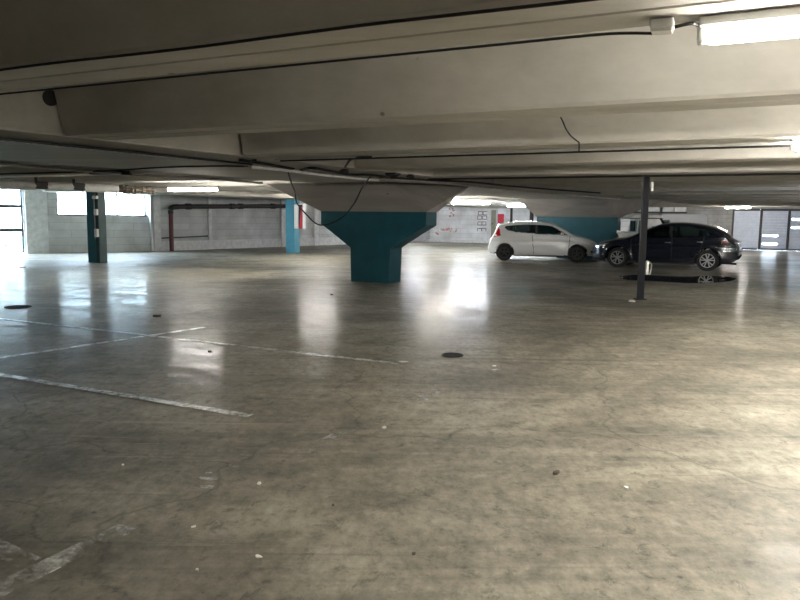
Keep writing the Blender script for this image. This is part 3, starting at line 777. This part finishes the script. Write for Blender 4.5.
def wheel(parent, x, y, r, w, sgn, alloy, spokes=5):
    wl = empty('wheel', (x, y, r)); wl.parent = parent
    def tyre(bm):
        prof = [(r*.68, -w/2), (r*.93, -w/2), (r, -w/2+.03), (r, w/2-.03), (r*.93, w/2), (r*.68, w/2)]
        n = 36; rings = [[(pr*math.cos(2*PI*k/n), pw, pr*math.sin(2*PI*k/n)) for pr, pw in prof] for k in range(n)]
        vs = [[bm.verts.new(p) for p in rg] for rg in rings]
        for k in range(n):
            a, b = vs[k], vs[(k+1) % n]
            for i in range(len(prof)): bm.faces.new((a[i], a[(i+1) % len(prof)], b[(i+1) % len(prof)], b[i]))
    one('tyre', RUB, tyre, wl, True)
    m = CHROME if alloy else TRIM
    yo = sgn*(w/2-.02)
    def rim(bm):
        n = 36
        for k in range(n):
            t0, t1 = 2*PI*k/n, 2*PI*(k+1)/n
            R0, R1 = r*.70, r*.62
            q = [(R0*math.cos(t0), R0*math.sin(t0)), (R0*math.cos(t1), R0*math.sin(t1)), (R1*math.cos(t1), R1*math.sin(t1)), (R1*math.cos(t0), R1*math.sin(t0))]
            loft(bm, [[(a, yo, b) for a, b in q], [(a, yo-sgn*.05, b) for a, b in q]])
        for k in range(spokes):
            for dd in (-.13, .13):
                t = 2*PI*k/spokes+PI/2
                c_, s_ = math.cos(t+dd*.5), math.sin(t+dd*.5); c2, s2 = math.cos(t+dd*1.9), math.sin(t+dd*1.9)
                px_, pz_ = -s_*.016, c_*.016
                q = [(r*.12*c_-px_, r*.12*s_-pz_), (r*.12*c_+px_, r*.12*s_+pz_), (r*.64*c2+px_, r*.64*s2+pz_), (r*.64*c2-px_, r*.64*s2-pz_)]
                loft(bm, [[(a, yo, b) for a, b in q], [(a, yo-sgn*.03, b) for a, b in q]])
        loft(bm, [[(r*.16*math.cos(2*PI*k/16), yo+sgn*.004, r*.16*math.sin(2*PI*k/16)) for k in range(16)], [(r*.16*math.cos(2*PI*k/16), yo-sgn*.05, r*.16*math.sin(2*PI*k/16)) for k in range(16)]])
    one('rim', m, rim, wl)
    one('brake_disc', STEEL, lambda bm: loft(bm, [[(r*.5*math.cos(2*PI*k/24), yo-sgn*.07, r*.5*math.sin(2*PI*k/24)) for k in range(24)], [(r*.5*math.cos(2*PI*k/24), yo-sgn*.09, r*.5*math.sin(2*PI*k/24)) for k in range(24)]]), wl)
    one('wheel_well', BLACK, lambda bm: loft(bm, [[(r*.69*math.cos(2*PI*k/24), -sgn*(w/2-.01), r*.69*math.sin(2*PI*k/24)) for k in range(24)], [(r*.69*math.cos(2*PI*k/24), yo-sgn*.1, r*.69*math.sin(2*PI*k/24)) for k in range(24)]]), wl)

def car(spec, paint, loc, rz, label):
    L = spec['L']; root = empty('hatchback_car', loc, rz); tag(root, label, 'car')
    top = resample(spec['top'], 230); bot = resample(spec['bot'], 230)
    NS = 230; NJ = 44; NR = 18
    wx, Rw, Ra = spec['wheels'], spec['Rw'], spec['Rw']+.055
    HW = spec['hw']
    def width(x): 
        e = min(x, L-x); k = .30 if x < L/2 else .22
        return HW*(1-(spec['nf'] if x < L/2 else spec['nr'])*max(0, 1-e/.65)**2.4)
    def pt(i, j):
        T, B = top[i], bot[i]; H = T.y-B.y
        c = min(spec['crown'], H*.42)
        if j <= NJ: f = (H-c)/max(H, 1e-6)*j/NJ if H > 1e-6 else 0
        if j <= NJ:
            z = B.y+(H-c)*j/NJ; x = B.x+(T.x-B.x)*((H-c)/max(H, 1e-6))*j/NJ; y = sidey(x, z)
        else:
            a = (j-NJ)/NR*PI/2; y0 = sidey(B.x+(T.x-B.x)*(H-c)/max(H, 1e-6), T.y-c)
            z = T.y-c+c*(math.sin(a)**.85); x = B.x+(T.x-B.x)*((z-B.y)/max(H, 1e-6)); y = y0*(max(0, math.cos(a))**.62)
        return x, y, z
    def sidey(x, z):
        w = width(x); zb = interp(spec['belt'], x)
        y = w
        lo = .42
        if z < lo: y -= (lo-z)**2*.9
        # shoulder crease
        y -= .03*max(0, min(1, (z-.62)/.35))
        y += .012*math.exp(-((z-spec['crease'])/.03)**2)
        if z > zb: y -= (z-zb)*.42
        # flared arches
        for xw in wx:
            dd = math.hypot(x-xw, z-Rw)
            if z < Rw+.55: y += .022*math.exp(-((dd-Ra-.03)/.07)**2)
        return y
    grid = [[Vector(pt(i, j)) for j in range(NJ+NR+1)] for i in range(NS)]
    for i in range(NS):
        for j in range(NJ+1):
            p = grid[i][j]
            for xw in wx:
                dx, dz = p.x-xw, p.z-Rw; dd = math.hypot(dx, dz)
                if 1e-6 < dd and abs(dd-Ra) < .011:
                    grid[i][j] = Vector((xw+dx/dd*Ra, p.y, Rw+dz/dd*Ra))
    parts = {}
    def put(nm, quad): parts.setdefault(nm, []).append(quad)
    for i in range(NS-1):
        for j in range(NJ+NR):
            q = [grid[i][j], grid[i+1][j], grid[i+1][j+1], grid[i][j+1]]
            c = sum(q, Vector())/4; nm = 'body_shell'
            if j < NJ:
                if any(math.hypot(c.x-xw, c.z-Rw) < Ra for xw in wx): continue
                for k_, (n2, pl) in enumerate(spec['side']):
                    if inpoly(c.x, c.z, pl): nm = '%s#%d' % (n2, k_); break
                else:
                    hit = [k for k, (s0, s1) in enumerate(spec['seams']) if abs(c.x-(s0+(s1-s0)*(c.z-.25)/.8)) < .009 and .25 < c.z < interp(spec['belt'], c.x)+.02]
                    if hit: nm = 'door_seam#%d' % hit[0]
                    elif c.z < .235: nm = 'lower_trim#%d' % (0 if c.x < wx[0] else 1 if c.x < wx[1] else 2)
            else:
                yw = abs(grid[i][NJ].y)
                for n2, x0, x1, k in spec['topglass']:
                    if x0 < c.x < x1 and abs(c.y) < yw*k and c.z > spec['cowl']: nm = n2
                for n2, x0, x1, k0, k1 in spec.get('topbits', []):
                    if x0 < c.x < x1 and yw*k0 < abs(c.y) < yw*k1: nm = n2
            put(nm, q)
    mats = dict(body_shell=paint, side_window=CARGLASS, windscreen=CARGLASS, rear_window=CARGLASS, door_seam=TRIM, lower_trim=TRIM, headlight=LAMP, tail_light=TAILD if spec['alloy'] else TAIL, grille=TRIM, window_pillar=TRIM, side_moulding=CHROME)
    for nm0, qs in parts.items():
        nm = nm0.split('#')[0]
        for group in ((1, -1),) if nm in ('body_shell', 'windscreen', 'rear_window') else ((1,), (-1,)):
            bm = bmesh.new(); off = 0
            cache = {}
            for s in group:
                for q in qs:
                    vs = []
                    for p in q:
                        k = (round(p.x, 5), round(p.y*s, 5), round(p.z, 5))
                        if k not in cache: cache[k] = bm.verts.new((L/2-k[0], k[1], k[2]))
                        if cache[k] not in vs: vs.append(cache[k])
                    if len(vs) > 2:
                        try: bm.faces.new(vs)
                        except ValueError: pass
            o = link(nm, bm, mats[nm], root, True)
    # underbody, arches liner, wheels
    one('underbody', BLACK, lambda bm: (box(bm, (0, 0, .34), (L-1.0, HW*1.30, .28)), box(bm, (0, 0, .36), ((wx[1]-wx[0])-2*Ra-.06, HW*1.86, .3)) ), root)
    for xw in wx:
        for s in (1, -1): wheel(root, L/2-xw, s*(HW-.125), Rw, .2, s, spec['alloy'])
    # mirrors, handles
    mx = spec['mirror']
    for s in (1, -1):
        mo = one('door_mirror', paint if spec['mcol'] else TRIM, lambda bm: (box(bm, (0, 0, 0), (.13, .2, .13), bev=.04), box(bm, (.0, -s*.1, -.04), (.06, .12, .04), bev=.01)), root)
        mo.location = (L/2-mx[0], s*(HW+.03), mx[1])
        for hx, hz in spec['handles']:
            ho = one('door_handle', paint if not spec['alloy'] else CHROME, lambda bm: box(bm, (0, 0, 0), (.17, .035, .03), bev=.01), root)
            ho.location = (L/2-hx, s*(HW-.012), hz)
    for sx in (spec['seat'][0], spec['seat'][1]):
        for sy in (-.36, .36):
            st_ = one('seat', TRIM, lambda bm: (box(bm, (.2, 0, .50), (.5, .48, .16), bev=.05), box(bm, (-.1, 0, .80), (.14, .46, .6), bev=.06), box(bm, (-.14, 0, 1.17), (.09, .24, .17), bev=.03)), root)
            st_.location = (L/2-sx, sy, 0)
    one('dashboard', TRIM, lambda bm: box(bm, (L/2-spec['seat'][0]+.75, 0, .82), (.35, HW*1.6, .22), bev=.05), root)
    one('steering_wheel', TRIM, lambda bm: pipe(bm, [(L/2-spec['seat'][0]+.5+.02*math.cos(a_*PI/6), .36+.18*math.cos(a_*PI/6), .9+.18*math.sin(a_*PI/6)) for a_ in range(13)], .015, 6), root)
    one('number_plate', PAPER, lambda bm: box(bm, (-L/2+spec['plate'][0], 0, spec['plate'][1]), (.02, .5, .11), bev=.004), root)
    one('number_plate', PAPER, lambda bm: box(bm, (L/2-.012, 0, .42), (.02, .5, .11), bev=.004), root)
    one('aerial', TRIM, lambda bm: pipe(bm, [(L/2-spec['aer'][0], 0, spec['aer'][1]), (L/2-spec['aer'][0]-.14, 0, spec['aer'][1]+.12)], .006, 6), root)
    if spec['alloy']:
        one('boot_strip', CHROME, lambda bm: box(bm, (-L/2+.045, 0, .93), (.04, 1.1, .035), bev=.01), root)
        for sy in (-.62, .62): one('reversing_lamp', LAMP, lambda bm: box(bm, (-L/2+.10, sy, .89), (.08, .2, .07), bev=.015), root)
        for sy in (-.7, .7): one('rear_reflector', LAMP, lambda bm: box(bm, (-L/2+.06, sy*.9, .5), (.05, .2, .04), bev=.01), root)
    one('exhaust_pipe', STEEL, lambda bm: pipe(bm, [(-L/2+.5, HW*.5, .24), (-L/2+.06, HW*.5, .24)], .03, 10), root)
    return root
WHITE, _N, _L, _b = newmat('white_car_paint'); setb(_b, (.62, .63, .64), .25, 0, .8)
NAVY, _N, _L, _b = newmat('midnight_blue_paint'); setb(_b, (.003, .005, .012), .2, 0, 1)
W_ = dict(L=4.10, hw=.86, Rw=.305, wheels=(.84, 3.50), crown=.13, nf=.32, nr=.22, crease=.78, cowl=1.0, alloy=False, mcol=True,
    top=[(0, .50), (.01, .60), (.08, .70), (.3, .83), (.65, .94), (.98, 1.02), (1.25, 1.19), (1.6, 1.37), (1.85, 1.44), (2.35, 1.48), (2.9, 1.47), (3.4, 1.43), (3.70, 1.38), (3.80, 1.30), (3.90, 1.08), (3.97, .93), (4.04, .80), (4.09, .65), (4.10, .5)],
    bot=[(0, .46), (.02, .34), (.10, .22), (.4, .19), (.9, .18), (1.6, .18), (2.6, .18), (3.4, .19), (3.75, .21), (3.98, .28), (4.07, .36), (4.10, .46)],
    belt=[(0, 2), (.95, .95), (1.0, .93), (2.5, 1.0), (3.4, 1.06), (4.1, 1.08)],
    side=[('side_window', [(1.22, .985), (1.42, 1.12), (1.78, 1.31), (2.3, 1.385), (2.33, 1.01)]), ('window_pillar', [(2.33, 1.01), (2.3, 1.385), (2.37, 1.39), (2.40, 1.01)]),
          ('side_window', [(2.40, 1.02), (2.37, 1.39), (3.0, 1.37), (3.45, 1.30), (3.52, 1.24), (3.40, 1.13), (3.1, 1.07)]),
          ('tail_light', [(3.64, .93), (3.70, 1.18), (3.78, 1.28), (3.93, 1.24), (4.0, .95), (3.9, .86)]),
          ('headlight', [(.10, .66), (.16, .76), (.75, .90), (.82, .88), (.55, .74), (.25, .64)]), ('grille', [(0.0, .30), (.35, .33), (.38, .43), (0, .43)]), ('grille', [(0.0, .50), (.12, .52), (.14, .58), (0, .57)])],
    seams=[(1.18, 1.12), (2.42, 2.5)], topglass=[('windscreen', 1.05, 1.80, .86), ('rear_window', 3.78, 3.95, .8)],
    seat=(2.15, 3.0), mirror=(1.42, 1.02), handles=[(2.28, .93)], plate=(.02, .72), aer=(3.3, 1.44))
D_ = dict(L=4.50, hw=.90, Rw=.325, wheels=(.90, 3.64), crown=.12, nf=.30, nr=.16, crease=.80, cowl=1.05, alloy=True, mcol=True,
    top=[(0, .50), (.01, .64), (.08, .75), (.35, .86), (.8, .96), (1.22, 1.03), (1.6, 1.22), (1.95, 1.37), (2.2, 1.455), (2.65, 1.50), (3.2, 1.48), (3.7, 1.39), (4.0, 1.27), (4.10, 1.20), (4.24, 1.04), (4.40, .92), (4.48, .74), (4.50, .5)],
    bot=[(0, .46), (.02, .32), (.10, .21), (.4, .19), (.9, .18), (1.6, .18), (2.8, .18), (3.6, .19), (4.0, .22), (4.36, .30), (4.46, .38), (4.50, .46)],
    belt=[(0, 2), (1.1, .98), (1.2, .95), (2.6, .99), (3.6, 1.04), (4.42, 1.06)],
    side=[('side_window', [(1.5, 1.0), (1.72, 1.14), (2.05, 1.30), (2.45, 1.37), (2.5, 1.02)]), ('window_pillar', [(2.5, 1.02), (2.45, 1.37), (2.55, 1.375), (2.6, 1.02)]),
          ('side_window', [(2.6, 1.03), (2.55, 1.375), (3.1, 1.36), (3.4, 1.31), (3.5, 1.08), (3.3, 1.05)]), ('side_window', [(3.53, 1.09), (3.44, 1.30), (3.62, 1.24), (3.78, 1.13)]),
          ('tail_light', [(4.02, .84), (4.0, .93), (4.1, .98), (4.5, .98), (4.5, .84)]),
          ('headlight', [(.05, .66), (.12, .76), (.68, .88), (.72, .85), (.5, .74), (.2, .64)]), ('grille', [(0.0, .28), (.30, .30), (.33, .42), (0, .44)]), ('grille', [(0.0, .50), (.10, .52), (.12, .62), (0, .62)])],
    seams=[(1.38, 1.30), (2.58, 2.58), (3.35, 3.52)], topglass=[('windscreen', 1.30, 2.12, .86), ('rear_window', 4.05, 4.26, .8)],
    seat=(2.3, 3.2), mirror=(1.68, 1.06), handles=[(2.45, .86), (3.4, .90)], plate=(.03, .82), aer=(3.6, 1.38))
def place(spec, rear, front, flip, paint, label):
    """rear/front: floor contact points of the camera-side wheels"""
    d = (front-rear); d.z = 0; d.normalize()
    ang = math.atan2(d.y, d.x); left = Vector((-d.y, d.x, 0))
    mid = (rear+front)/2
    inward = left if left.y > 0 else -left
    xm = spec['L']/2-(spec['wheels'][0]+spec['wheels'][1])/2
    c = mid+inward*(spec['hw']-.03)-d*xm
    return car(spec, paint, (c.x, c.y, 0), ang, label)
place(W_, at(506.5, 260.7), at(574.5, 262.1), 0, WHITE, 'white three-door hatchback with dark wheels parked facing right')
place(D_, at(707.7, 271.2), at(615.6, 267.2), 0, NAVY, 'midnight blue hatchback with silver alloy wheels facing left behind the steel post')

# ------------------------------------------------------------------ white cabin boat and van behind the dark car
BOATW = plain('white_gelcoat', (.82, .81, .77), .35, var=.12)
def boat():
    b0 = Vector((7.95, 25.9, 0)); 
    r = empty('cabin_boat', (b0.x, b0.y, 0), math.radians(-3)); tag(r, 'old white cabin boat on blocks between the dark hatchback and far column', 'boat')
    def hull(bm):
        rings = []
        for i in range(15):
            t = i/14; x = 3.0*t; hw = .82*min(1, (t*3.2)**.6+.02); zt = 1.13-.16*min(1, t*2)
            zk = .95-.6*min(1, t*4)**.6
            rings.append([(x+.32*(1-t)*0, -hw, zt), (x+.1, -hw*.88, zt-.22), (x+.35*(1-t), -hw*.72, (zt+zk)/2-.02), (x+.5*(1-t), 0, zk), (x+.35*(1-t), hw*.72, (zt+zk)/2-.02), (x+.1, hw*.88, zt-.22), (x, hw, zt), (x, 0, zt+.05)])
        loft(bm, rings)
    one('hull', BOATW, hull, r)
    one('rub_rail', PIL, lambda bm: pipe(bm, [(3.0*i/14, -.84*min(1, (i/14*3.2)**.6+.02), 1.1-.16*min(1, i/7)) for i in range(15)], .03, 6), r)
    def cabin(bm):
        pts0 = [(.55, .98), (.62, 1.62), (1.35, 1.62), (1.62, .96)]
        loft(bm, [[(x, -.6, z) for x, z in pts0], [(x, .6, z) for x, z in pts0]])
    one('cabin', BOATW, cabin, r)
    def roof(bm):
        loft(bm, [[(.3, -.68, 1.64), (1.42, -.68, 1.64), (1.42, .68, 1.64), (.3, .68, 1.64)], [(.45, -.66, 1.74), (1.42, -.66, 1.74), (1.42, .66, 1.74), (.45, .66, 1.74)], [(.62, -.5, 1.81), (1.3, -.5, 1.81), (1.3, .5, 1.81), (.62, .5, 1.81)]])
    one('cabin_roof', BOATW, roof, r)
    one('roof_edge', BLACK, lambda bm: box(bm, (.86, 0, 1.625), (1.14, 1.36, .03)), r)
    one('cabin_window', CARGLASS, lambda bm: box(bm, (.5, -.25, 1.35), (.05, .5, .38)), r)
    one('cabin_window', CARGLASS, lambda bm: loft(bm, [[(.6, -.615, 1.12), (.62, -.615, 1.56), (.78, -.615, 1.56), (.78, -.615, 1.12)], [(.6, -.59, 1.12), (.62, -.59, 1.56), (.78, -.59, 1.56), (.78, -.59, 1.12)]]), r)
    def port(bm): loft(bm, [[(1.12+.07*math.cos(2*PI*k/16), y, 1.22+.13*math.sin(2*PI*k/16)) for k in range(16)] for y in (-.63, -.59)])
    one('porthole', BLACK, port, r)
    one('side_frame', BLACK, lambda bm: (pipe(bm, [(1.36, -.62, 1.62), (1.72, -.62, 1.22)], .035, 6), pipe(bm, [(1.36, -.62, 1.2), (1.75, -.62, 1.2)], .03, 6)), r)
    for x in (.8, 2.3): one('support_block', CEILD, lambda bm: box(bm, (x, 0, .2), (.4, .9, .4)), r)
boat()
def van():
    a = Vector((632-400, 700, 0))*33/700; r = empty('white_van', (11.0, 33.3, 0), math.radians(-14)); tag(r, 'white van seen over the roof of the dark hatchback', 'van')
    def body(bm):
        pts = [(0, .35), (-.05, .8), (.5, 1.05), (.95, 1.78), (1.1, 1.86), (3.0, 1.88), (3.1, 1.8), (3.12, .35)]
        loft(bm, [[(x, -.8, z) for x, z in pts], [(x, .8, z) for x, z in pts]])
        bmesh.ops.bevel(bm, geom=bm.edges[:], offset=.04, segments=2, affect='EDGES')
    one('body_shell', WHITE, body, r)
    one('side_window', CARGLASS, lambda bm: loft(bm, [[(.72, y, 1.1), (1.0, y, 1.6), (1.5, y, 1.6), (1.5, y, 1.1)] for y in (-.81, -.79)]), r)
    for x in (.6, 2.5):
        for y in (-.72, .72):
            w_ = one('wheel', RUB, lambda bm: pipe(bm, [(x, y-.1, .32), (x, y+.1, .32)], .32, 24), r)
van()

# ------------------------------------------------------------------ outside
GRASS = plain('outside_ground', (.34, .36, .3), .9)
dWw = (W2-W1).normalized(); nWw = Vector((-dWw.y, dWw.x))
c_ = (W1+W2)/2+nWw*18
struct(one('ground', GRASS, lambda bm: prism(bm, [W1+nWw*.3-dWw*30, W2+nWw*.3+dWw*3, W2+nWw*60+dWw*30, W1+nWw*60-dWw*30], -.3, -.05)))
def building():
    p = cut(150, W1, W2)+nWw*22; r = empty('pale_building', (p.x-4, p.y+6, 0), math.atan2(dWw.y, dWw.x)); tag(r, 'pale sunlit building seen through the window strip', 'building')
    one('facade', plain('pale_render', (.8, .8, .76), .8), lambda bm: box(bm, (0, 3, 5), (22, 6, 10)), r)
    for i in range(-4, 5):
        for z in (1.8, 4.6):
            f = one('facade_window', plain('blue_pane', (.3, .42, .5), .3) if i == -4 and z < 2 else bpy.data.materials['blue_pane'], lambda bm: box(bm, (i*2.2, -.02, z+.2), (.8, .08, 1.5)), r)
building()
def hedge():
    p = cut(5, W1, W2)+nWw*7; bm = bmesh.new()
    for k in range(60):
        r_ = bmesh.ops.create_icosphere(bm, subdivisions=1, radius=random.uniform(.25, .5))
        bmesh.ops.translate(bm, verts=r_['verts'], vec=(p.x+dWw.x*random.uniform(-7, 5), p.y+dWw.y*random.uniform(-7, 5), random.uniform(0, .7)))
    tag(link('hedge', bm, plain('hedge_leaves', (.13, .22, .12), .9, var=.5, scale=9)), 'low green hedge outside the tall left window', 'hedge', kind='stuff')
hedge()

# ------------------------------------------------------------------ world and exposure
w = bpy.data.worlds.new('world'); SC.world = w; w.use_nodes = True
bg = w.node_tree.nodes['Background']; bg.inputs['Color'].default_value = (.70, .85, 1, 1); bg.inputs['Strength'].default_value = 23
def portal(a, b, z0, z1):
    l = bpy.data.lights.new('window_portal', 'AREA'); l.shape = 'RECTANGLE'; l.size = (b-a).length; l.size_y = z1-z0
    l.cycles.is_portal = True
    d = (b-a).normalized(); n = Vector((-d.y, d.x)); o = bpy.data.objects.new('window_portal', l); C.objects.link(o)
    m = (a+b)/2+n*.3; o.location = (m.x, m.y, (z0+z1)/2)
    o.rotation_euler = Vector((-n.x, -n.y, 0)).to_track_quat('-Z', 'Y').to_euler()
portal(pg0, pg1, .04, 2.5); portal(pw0, pw1, zw, 2.5)
vs = SC.view_settings; vs.view_transform = 'Standard'; vs.look = 'None'; vs.gamma = 1; vs.use_curve_mapping = False; vs.exposure = 1.38
